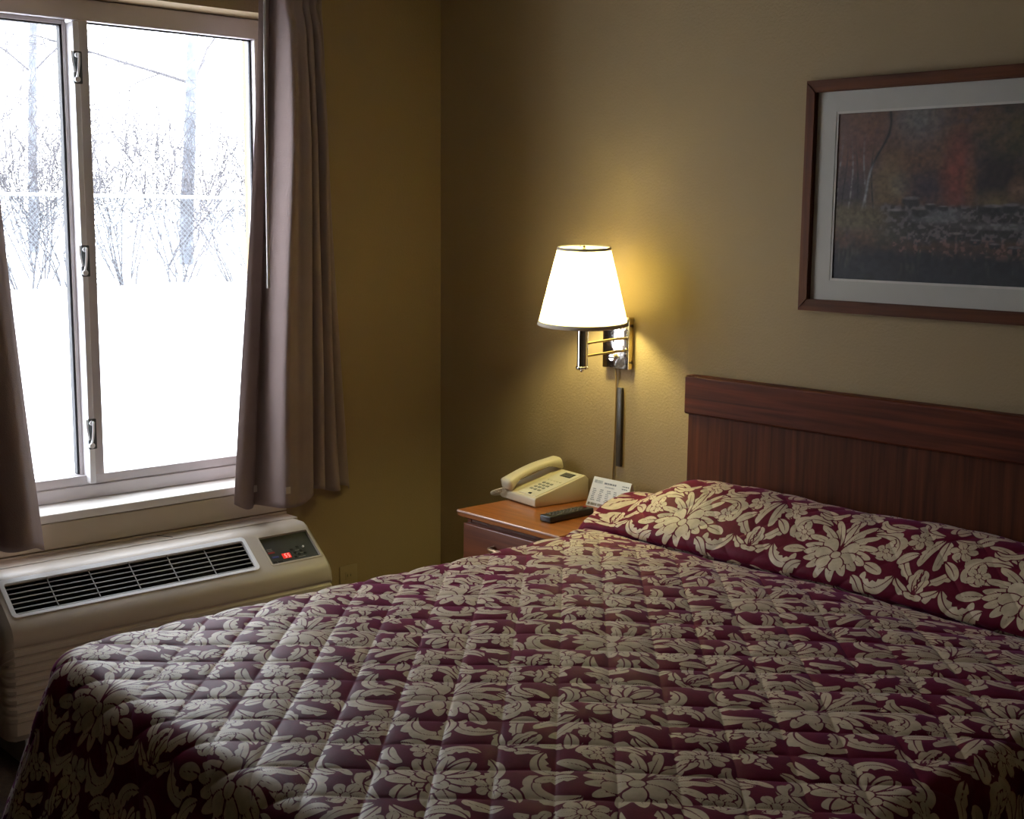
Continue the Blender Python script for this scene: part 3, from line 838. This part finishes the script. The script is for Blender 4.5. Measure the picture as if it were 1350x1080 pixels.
for k in range(3):
    an = 2*PI*k/3+.4; tube(bm, [(LX, LY, SZ1-.014), (LX+.6*SR1*math.cos(an), LY+.6*SR1*math.sin(an), SZ1-.012), (LX+SR1*math.cos(an), LY+SR1*math.sin(an), SZ1-.003)], .0016, 6)
cyl(bm, (LX, LY, SZ1-.020), (LX, LY, SZ1-.010), .009, 12)
obj('spider', bm, 'brass', sh, True)
bm = NB(); lathe(bm, [(0, SZ1-.010), (.006, SZ1-.008), (.0045, SZ1-.002), (.005, SZ1+.001), (0, SZ1+.004)], (LX, LY), 14); obj('finial', bm, 'brass', sh, True)
bm = NB(); lathe(bm, [(.010, SZ1-.0075), (SR1-.002, SZ1-.0075), (SR1-.002, SZ1-.0065), (.010, SZ1-.0065)], (LX, LY), 48, True); obj('top_diffuser', bm, 'diffuser', sh)
tilt = Matrix.Translation((LX, LY, 1.26)) @ Matrix.Rotation(R(3.2), 4, Vector((.71, .70, 0))) @ Matrix.Translation((-LX, -LY, -1.26))
for me_ in [sh.data]+[c.data for c in sh.children]: me_.transform(tilt)
bm = NB(); lathe(bm, [(0, 1.238), (.013, 1.240), (.014, 1.255), (.024, 1.275), (.030, 1.300), (.026, 1.325), (.013, 1.338), (0, 1.341)], (LX, LY), 24); obj('bulb', bm, 'bulb', lamp, True)
bm = NB(); tube(bm, [(.868, -.008, 1.030), (.867, -.008, .985), (.866, -.007, .90), (.864, -.007, .80), (.860, -.009, .70), (.858, -.010, .62), (.858, -.010, .585), (.858, -.0088, .40)], .0028, 8); 
bm.free()
bm = NB(); tube(bm, [(.868, -.012, 1.030), (.868, -.008, .985), (.866, -.005, .90), (.864, -.005, .80), (.860, -.0055, .70), (.858, -.006, .640), (.857, -.018, .606), (.862, -.03, .6035), (.90, -.022, .6035)], .0027, 8); obj('power_cord', bm, 'cord', lamp, True)
bm = NB(); box(bm, .8745, .8955, -.011, -.0005, .718, .966, .0025, 2); o = obj('cord_cover', bm, 'raceway', None, angle=35)
tag(o, 'narrow dark metal strip on the wall below the lamp', 'cord cover')

# ------------------------------------------------------------------ framed picture
PX0, PX1, PZ0, PZ1 = 1.540, 2.400, 1.245, 1.842
pic = empty('framed_picture', ((PX0+PX1)/2, 0, PZ0)); tag(pic, 'wood framed autumn creek landscape print on the wall above the bed', 'picture')
w = .031
for nm, pts in (('frame_rail', ((PX0, PZ0), (PX1, PZ0), (PX1-w, PZ0+w), (PX0+w, PZ0+w))), ('frame_rail', ((PX0, PZ1), (PX0+w, PZ1-w), (PX1-w, PZ1-w), (PX1, PZ1))),
                ('frame_stile', ((PX0, PZ0), (PX0+w, PZ0+w), (PX0+w, PZ1-w), (PX0, PZ1))), ('frame_stile', ((PX1, PZ0), (PX1, PZ1), (PX1-w, PZ1-w), (PX1-w, PZ0+w)))):
    bm = NB(); prism(bm, pts, lambda p, k: (p[0], -.003-.022*k, p[1]))
    bmesh.ops.bevel(bm, geom=[e for e in bm.edges if all(v.co.y < -.02 for v in e.verts)], offset=.003, segments=2, affect='EDGES')
    obj(nm, bm, 'frame_v' if nm == 'frame_stile' else 'frame', pic, angle=30)
QX0, QX1, QZ0, QZ1 = 1.634, 2.306, 1.333, 1.754
bm = NB()
for a, b, c, d in ((PX0+w, PX1-w, PZ0+w, QZ0-.006), (PX0+w, PX1-w, QZ1+.006, PZ1-w), (PX0+w, QX0-.006, QZ0-.006, QZ1+.006), (QX1+.006, PX1-w, QZ0-.006, QZ1+.006)):
    box(bm, a, b, -.012, -.009, c, d)
mt = obj('mat_board', bm, 'mat', pic)
bm = NB()
for a, b, c, d in ((QX0-.006, QX1+.006, QZ0-.006, QZ0), (QX0-.006, QX1+.006, QZ1, QZ1+.006), (QX0-.006, QX0, QZ0, QZ1), (QX1, QX1+.006, QZ0, QZ1)): box(bm, a, b, -.0105, -.0085, c, d)
obj('mat_bevel', bm, 'mat_bevel', mt)
nu, nv = 420, 264
uu = np.linspace(QX0, QX1, nu); vv = np.linspace(QZ0, QZ1, nv)
Xg, Zg = np.meshgrid(uu, vv, indexing='ij')
me = np_mesh('print', np.stack([Xg, 0*Xg-.008, Zg], -1).reshape(-1, 3), grid_faces(nu, nv))
def vnoise(s, t, fs, ft, seed, octv=4):
    g = np.random.default_rng(seed); out = 0; amp = 1; tot = 0
    for o_ in range(octv):
        L_ = g.random((67, 67)); x = s*fs*2**o_ % 66; y = t*ft*2**o_ % 66
        i = x.astype(int) % 66; j = y.astype(int) % 66; fx = x-np.floor(x); fy = y-np.floor(y); fx = fx*fx*(3-2*fx); fy = fy*fy*(3-2*fy)
        out = out+amp*((L_[i, j]*(1-fx)+L_[i+1, j]*fx)*(1-fy)+(L_[i, j+1]*(1-fx)+L_[i+1, j+1]*fx)*fy); tot += amp; amp *= .55
    return out/tot
def painting():
    s = (Xg-QX0)/.495; t = (Zg-QZ0)/(QZ1-QZ0)           # s runs 0..1 over what the photo shows, on to 1.36
    C_ = np.zeros(s.shape+(3,))
    def mix(col, k):
        nonlocal C_
        k = np.clip(k, 0, 1)[..., None]; C_ = C_*(1-k)+np.array(col)*k
    n1 = vnoise(s, t, 5, 5, 1); n2 = vnoise(s, t, 13, 13, 2); n3 = vnoise(s, t, 50, 50, 3, 2); nv_ = vnoise(s, t, 40, 6, 4, 3)
    mix((.115, .062, .045), 1+0*s)
    mix((.16, .075, .035), sstep(.35, .65, n1)); mix((.075, .045, .045), sstep(.5, .8, n2)*.8)
    def blob(cx, cy, rx, ry, soft=.35, nz=.5): 
        d = np.hypot((s-cx)/rx, (t-cy)/ry)+(n2-.5)*nz+(n3-.5)*nz*.5
        return sstep(1+soft*.5, 1-soft, d)
    mix((.20, .20, .19), blob(.47, .96, .16, .16, 1.2)*.75)
    mix((.21, .075, .04), blob(.12, .80, .20, .22, 1.)*.55)
    mix((.06, .045, .055), blob(.08, .50, .26, .20, .9)*.9)
    mix((.20, .13, .05), blob(.30, .56, .12, .22, .8)*.85); mix((.24, .19, .11), blob(.38, .56, .07, .08, .8)*.7)
    mix((.05, .03, .045), blob(.52, .55, .14, .12, .9)*.9)
    mix((.25, .055, .03), blob(.68, .62, .085, .26, .7)*.9); mix((.30, .11, .035), blob(.76, .58, .035, .18, .8)*.6)
    mix((.035, .02, .02), blob(.90, .62, .15, .20, .7)*.95); mix((.09, .08, .03), blob(1.02, .85, .22, .16, .9)*.7)
    mix((.17, .12, .05), blob(.90, .46, .14, .07, .8)*.85); mix((.26, .14, .08), blob(1.0, .53, .06, .07, .8)*.7)
    mix((.15, .09, .05), blob(1.22, .62, .12, .25, .8)*.8)
    # upright trunks
    for i, x0 in enumerate((.02, .05, .085, .12, .17, .22)):
        k = np.exp(-((s-x0-.012*np.sin(t*9+i))/.0045)**2)*sstep(.38, .44, t)*sstep(.95, .6, t)
        mix((.02, .015, .015) if i % 2 else (.22, .20, .18), k*(.4+.6*(n3 > .5)))
    xl = .155+.15*sstep(.4, 1., t)*1.0+.012*np.sin(t*16)
    mix((.02, .012, .01), np.exp(-((s-xl)/.008)**2)*sstep(.62, .68, t)); mix((.34, .32, .30), np.exp(-((s-xl)/.0065)**2)*sstep(.39, .43, t)*sstep(.72, .62, t)*.9)
    # creek, stones and banks
    band = sstep(.20, .27, t+.10*(1-s)*0+.04*(n2-.5))*sstep(.47, .43, t+.05*(n2-.5))*sstep(.22, .34, s+.25*(t-.3))
    mix((.055, .045, .045), band)
    st_ = sstep(.52, .60, n3)*band; mix((.20, .17, .165), st_*.55)
    mix((.17, .17, .17), blob(.60, .385, .17, .05, .6, .3)*.85); mix((.20, .19, .18), blob(.95, .33, .25, .022, .6, .3)*.7)
    for (cx, cy, rr_) in ((.44, .47, .05), (.36, .40, .05), (.50, .41, .05), (.70, .27, .045), (.55, .44, .035), (.62, .43, .03), (.88, .42, .06), (.97, .43, .05), (1.1, .42, .07), (.80, .24, .03), (.9, .22, .03), (1., .2, .04), (1.2, .25, .05)):
        mix((.035, .03, .032), blob(cx, cy, rr_, rr_*.6, .3, .3)*.9); mix((.30, .25, .23), blob(cx, cy+rr_*.42, rr_*.9, rr_*.2, .6, .6)*.65)
    mix((.15, .115, .055), blob(.10, .37, .26, .10, .6, .5)*.95); mix((.10, .085, .05), blob(.32, .27, .14, .08, .8)*.7)
    mix((.022, .022, .028), sstep(.27, .13, t+.07*(n2-.5)+.05*(s-.5)*(s > .5))*.97)
    mix((.07, .065, .05), sstep(.6, .75, nv_)*sstep(.30, .16, t)*sstep(.02, .10, t)*.6)
    mix((.26, .13, .10), (n3 > .66)*sstep(.30, .22, t)*sstep(.12, .2, t)*(s > .35)*.55)
    return np.clip(C_*(.40+.75*n3[..., None])*(.75+.4*n2[..., None]), 0, 1)
pc = painting()
at = me.color_attributes.new('paint', 'FLOAT_COLOR', 'POINT')
at.data.foreach_set('color', np.concatenate([pc, np.ones(pc.shape[:2]+(1,))], -1).reshape(-1).astype(np.float32))
link_mesh('print', me, 'print', pic)
bm = NB(); box(bm, PX0+w-.002, PX1-w+.002, -.0155, -.0140, PZ0+w-.002, PZ1-w+.002); obj('pane', bm, 'picture_glass', pic)

# ------------------------------------------------------------------ air conditioner under the window
ac = empty('air_conditioner', (.15, -1.18, .08)); tag(ac, 'beige through-wall air conditioner with a black louvred grille under the window', 'air conditioner')
AY0, AY1 = -1.705, -.655
P = [(.060, .508), (.128, .508), (.146, .500), (.155, .4925), (.249, .4175), (.258, .410), (.272, .396), (.281, .378), (.285, .352)]
P += [(.283, .346), (.2775, .342)]
z = .342
while z > .15:
    P += [(.2775, z-.004), (.284, z-.010), (.2845, z-.020), (.2775, z-.026)]; z -= .026
P += [(.277, .10), (.262, .080), (.060, .080)]
kS = 3                                     # segment P[3]-P[4] carries the openings
inset = ((AY0, .034), (AY0+.004, .020), (AY0+.012, .008), (AY0+.026, 0.))
opens = [(-1.655, -.918), (-.862, -.685)]
ys = [(y, i) for y, i in inset] + [(y, 0.) for o_ in opens for y in o_] + [(AY1-.022, 0.), (AY1-.012, .007), (AY1-.004, .020), (AY1, .034)]
A = np.array(P[kS]); Bp = np.array(P[kS+1]); tl = np.linalg.norm(Bp-A); nrm = np.array((-(Bp-A)[1], (Bp-A)[0]))/tl; nrm = nrm if nrm[0] > 0 else -nrm
ts = (.05, .95)
def ins(p, d):
    x, z_ = p
    return (max(.060, x-d), z_-d*.8 if z_ > .30 else (z_+d*.3 if z_ < .1 else z_))
rowsP = P[:kS+1] + [tuple(A+(Bp-A)*t) for t in ts] + P[kS+1:]
bm = NB(); grid = []
for y, d in ys:
    grid.append([bm.verts.new((ins(p, d)[0], y, ins(p, d)[1])) for p in rowsP])
cell_open = []
for j in range(len(ys)-1):
    for k in range(len(rowsP)-1):
        op = k == kS+1 and any(abs(ys[j][0]-o_[0]) < 1e-6 and abs(ys[j+1][0]-o_[1]) < 1e-6 for o_ in opens)
        if op: cell_open.append((grid[j][k], grid[j+1][k], grid[j+1][k+1], grid[j][k+1])); continue
        bm.faces.new((grid[j][k], grid[j+1][k], grid[j+1][k+1], grid[j][k+1]))
for col in (grid[0], grid[-1]): bm.faces.new(col)
for q in cell_open:                           # short throats around the two openings
    dn = Vector((-nrm[0]*.012, 0, -nrm[1]*.012)); v2 = [bm.verts.new(v.co+dn) for v in q]
    for k in range(4): bm.faces.new((q[k], q[(k+1) % 4], v2[(k+1) % 4], v2[k]))
obj('cover', bm, 'ac', ac, angle=28)
T0 = A+(Bp-A)*ts[0]; ex = (Bp-A)/tl; LT = tl*(ts[1]-ts[0])
# local frame on the slope: X along the wall, Y down the slope, Z out of it
TA = Matrix(((0, ex[0], nrm[0], T0[0]), (1, 0, 0, 0), (0, ex[1], nrm[1], T0[1]), (0, 0, 0, 1)))
g0, g1 = opens[0]; c0, c1 = opens[1]
bm = NB()
box(bm, g0, g1, 0, LT, -.040, -.034, mat=TA)
for a, b, c, d in ((g0, g0+.002, 0, LT), (g1-.002, g1, 0, LT), (g0, g1, 0, .002), (g0, g1, LT-.002, LT)): box(bm, a, b, c, d, -.036, -.010, mat=TA)
gw = obj('grille', bm, 'ac_dark', ac)
for k in range(6):
    y = LT*(k+.75)/6.5; TT = TA @ Matrix.Translation((0, y, -.010)) @ Matrix.Rotation(R(-35), 4, 'X')
    bm = NB(); box(bm, g0+.002, g1-.002, -.0015, .0015, -.012, .008, .0008, 1, TT); obj('louvre', bm, 'ac_slat', gw)
for k in range(1, 6):
    bm = NB(); x = g0+(g1-g0)*k/6.1; box(bm, x-.0008, x+.0008, .001, LT-.001, -.004, -.0005, mat=TA); obj('cross_bar', bm, 'ac_slat', gw)
bm = NB(); e = .0085
def rrect(x0, x1, y0, y1, r, n=6):
    pts = []
    for cx, cy, a0 in ((x1-r, y1-r, 0), (x0+r, y1-r, 90), (x0+r, y0+r, 180), (x1-r, y0+r, 270)):
        for k in range(n+1): an = R(a0+90*k/n); pts.append((cx+r*math.cos(an), cy+r*math.sin(an)))
    return pts
def ring(bm, outer, inner, z0, z1, T):
    n = len(outer); a = [bm.verts.new(T @ Vector((*p, z0))) for p in outer]; b = [bm.verts.new(T @ Vector((*p, z1))) for p in outer]
    c = [bm.verts.new(T @ Vector((*p, z1))) for p in inner]; d = [bm.verts.new(T @ Vector((*p, z0))) for p in inner]
    for k in range(n):
        m = (k+1) % n
        bm.faces.new((a[k], a[m], b[m], b[k])); bm.faces.new((b[k], b[m], c[m], c[k])); bm.faces.new((c[k], c[m], d[m], d[k])); bm.faces.new((d[k], d[m], a[m], a[k]))
ring(bm, rrect(g0-.011, g1+.010, -.013, LT+.008, .014), rrect(g0+.001, g1-.001, .001, LT-.001, .008), -.006, .0035, TA)
obj('bezel', bm, 'ac_trim', gw, angle=30)
bm = NB(); box(bm, c0, c1, 0, LT, -.014, -.008, mat=TA); cp = obj('control_panel', bm, 'ac_panel', ac)
bm = NB(); ring(bm, rrect(c0-.006, c1+.006, -.006, LT+.005, .008), rrect(c0+.001, c1-.001, .001, LT-.001, .003), -.008, .0012, TA); obj('panel_rim', bm, 'ac', cp, angle=30)
def cbox(name, x0, x1, y0, y1, h, mat, bev=.0008):
    bm = NB(); box(bm, c0+x0, c0+x1, y0, y1, -.0082, -.008+h, bev, 1, TA); return obj(name, bm, mat, cp)
cbox('display', .052, .082, .070, .090, .002, 'led')
bm = NB()
for x in (.060, .071):
    for a, b, c, d in ((0, .006, 0, .0018), (0, .006, .0062, .008), (0, .006, .0124, .0142), (0, .0018, 0, .007), (.0042, .006, .007, .0142)): box(bm, c0+x+a, c0+x+b, .0733+c, .0733+d, -.006, -.0055, mat=TA)
obj('digits', bm, 'led_seg', bpy.data.objects['display'])
cbox('red_mark', .010, .034, .056, .063, .0012, 'red_ink'); cbox('blue_mark', .016, .040, .074, .082, .0012, 'blue_ink')
cbox('button', .012, .024, .092, .102, .002, 'black'); cbox('button', .030, .046, .094, .103, .002, 'black')
for x, y in ((.094, .060), (.100, .074), (.112, .082), (.124, .070), (.118, .054), (.134, .082), (.096, .090)):
    cbox('button', x-.005, x+.005, y-.0035, y+.0035, .0022, 'black')
bm = NB(); cyl(bm, TA @ Vector((c0+.138, .058, -.008)), TA @ Vector((c0+.138, .058, -.004)), .0035, 12); obj('indicator', bm, 'white_ink', cp)
for x0, x1, y in ((.012, .030, .044), (.012, .030, .048), (.012, .030, .052), (.105, .130, .066), (.105, .130, .078), (.105, .130, .092)):
    bm = NB(); box(bm, c0+x0, c0+x1, y, y+.0011, -.008, -.0075, mat=TA); obj('printed_line', bm, 'ac_slat', cp)
# sleeve between the wall and the cover
bm = NB(); box(bm, .0005, .075, AY0+.02, -.660, .085, .511, .003); slv = obj('wall_sleeve', bm, 'ac', ac)
bm = NB(); box(bm, .0005, .010, AY0+.02, -.660, .5105, .5185, .002); obj('caulk_bead', bm, 'trim', slv)
bm = NB(); tube(bm, [(.012, -1.125, .5112), (.035, -1.112, .5115), (.060, -1.098, .5112)], .0012, 6); obj('seam', bm, 'gasket', slv)
bm = NB(); box(bm, .02, .265, AY0+.05, AY1-.05, .0, .082, .004); obj('sub_base', bm, 'ac_slat', ac)

# wall outlet in the corner beyond it
ot = empty('outlet_plate', (0, -.412, .235)); tag(ot, 'ivory outlet plate low on the wall between the air conditioner and the corner', 'outlet')
bm = NB(); box(bm, .0003, .006, -.449, -.376, .175, .290, .003, 2); pl = obj('plate', bm, 'outlet', ot, angle=40)
for zc in (.213, .253):
    bm = NB(); box(bm, .0055, .0075, -.427, -.397, zc-.014, zc+.014, .004, 2); so = obj('socket', bm, 'outlet', ot, angle=40)
    bm = NB()
    for y in (-.419, -.406): box(bm, .0072, .0078, y-.001, y+.001, zc-.003, zc+.006)
    obj('slot', bm, 'black', so)

# ------------------------------------------------------------------ light, sky and camera
w_ = bpy.data.worlds.new('overcast_sky'); SC.world = w_; w_.use_nodes = True
nt = w_.node_tree; bg = nt.nodes['Background']
tcw = nt.nodes.new('ShaderNodeTexCoord'); sep = nt.nodes.new('ShaderNodeSeparateXYZ'); rp = nt.nodes.new('ShaderNodeValToRGB')
nt.links.new(tcw.outputs['Generated'], sep.inputs[0]); nt.links.new(sep.outputs['Z'], rp.inputs['Fac']); nt.links.new(rp.outputs['Color'], bg.inputs['Color'])
rp.color_ramp.elements[0].position = 0.; rp.color_ramp.elements[0].color = (.90, .94, 1, 1)
rp.color_ramp.elements[1].position = .7; rp.color_ramp.elements[1].color = (.84, .90, 1, 1)
bg.inputs['Strength'].default_value = 11.0
po = bpy.data.lights.new('window_portal', 'AREA'); po.shape = 'RECTANGLE'; po.size = WZ1-WZ0; po.size_y = WY1-WY0
po.cycles.is_portal = True
pob = bpy.data.objects.new('window_portal', po); COL.objects.link(pob); pob.location = (-.27, (WY0+WY1)/2, (WZ0+WZ1)/2); pob.rotation_euler = (0, R(-90), 0)
M['bulb'].node_tree.nodes['Principled BSDF'].inputs['Emission Strength'].default_value = 365.

cam = bpy.data.cameras.new('camera'); co = bpy.data.objects.new('camera', cam); COL.objects.link(co); SC.camera = co
FPX, YAW, PITCH, ROLL = 1716.34, .83240551, .14840036, .00852823
cam.sensor_fit = 'HORIZONTAL'; cam.sensor_width = 36.; cam.lens = FPX/1350*36; cam.clip_start = .05; cam.clip_end = 300
Fw = Vector((-math.sin(YAW)*math.cos(PITCH), math.cos(YAW)*math.cos(PITCH), -math.sin(PITCH)))
Rt = Vector((math.cos(YAW), math.sin(YAW), 0)); Up = Rt.cross(Fw)
R2 = Rt*math.cos(ROLL)+Up*math.sin(ROLL); U2 = -Rt*math.sin(ROLL)+Up*math.cos(ROLL)
co.matrix_world = Matrix(((R2.x, U2.x, -Fw.x, 3.60687), (R2.y, U2.y, -Fw.y, -2.93479), (R2.z, U2.z, -Fw.z, 1.49), (0, 0, 0, 1)))

SC.view_settings.view_transform = 'Standard'; SC.view_settings.look = 'None'; SC.view_settings.gamma = 1.0; SC.view_settings.use_curve_mapping = False
SC.view_settings.exposure = 0.0
SC.cycles.max_bounces = 10; SC.cycles.diffuse_bounces = 5; SC.cycles.glossy_bounces = 4; SC.cycles.transmission_bounces = 6; SC.cycles.transparent_max_bounces = 12
SC.cycles.use_denoising = True; SC.cycles.sample_clamp_indirect = 6.0
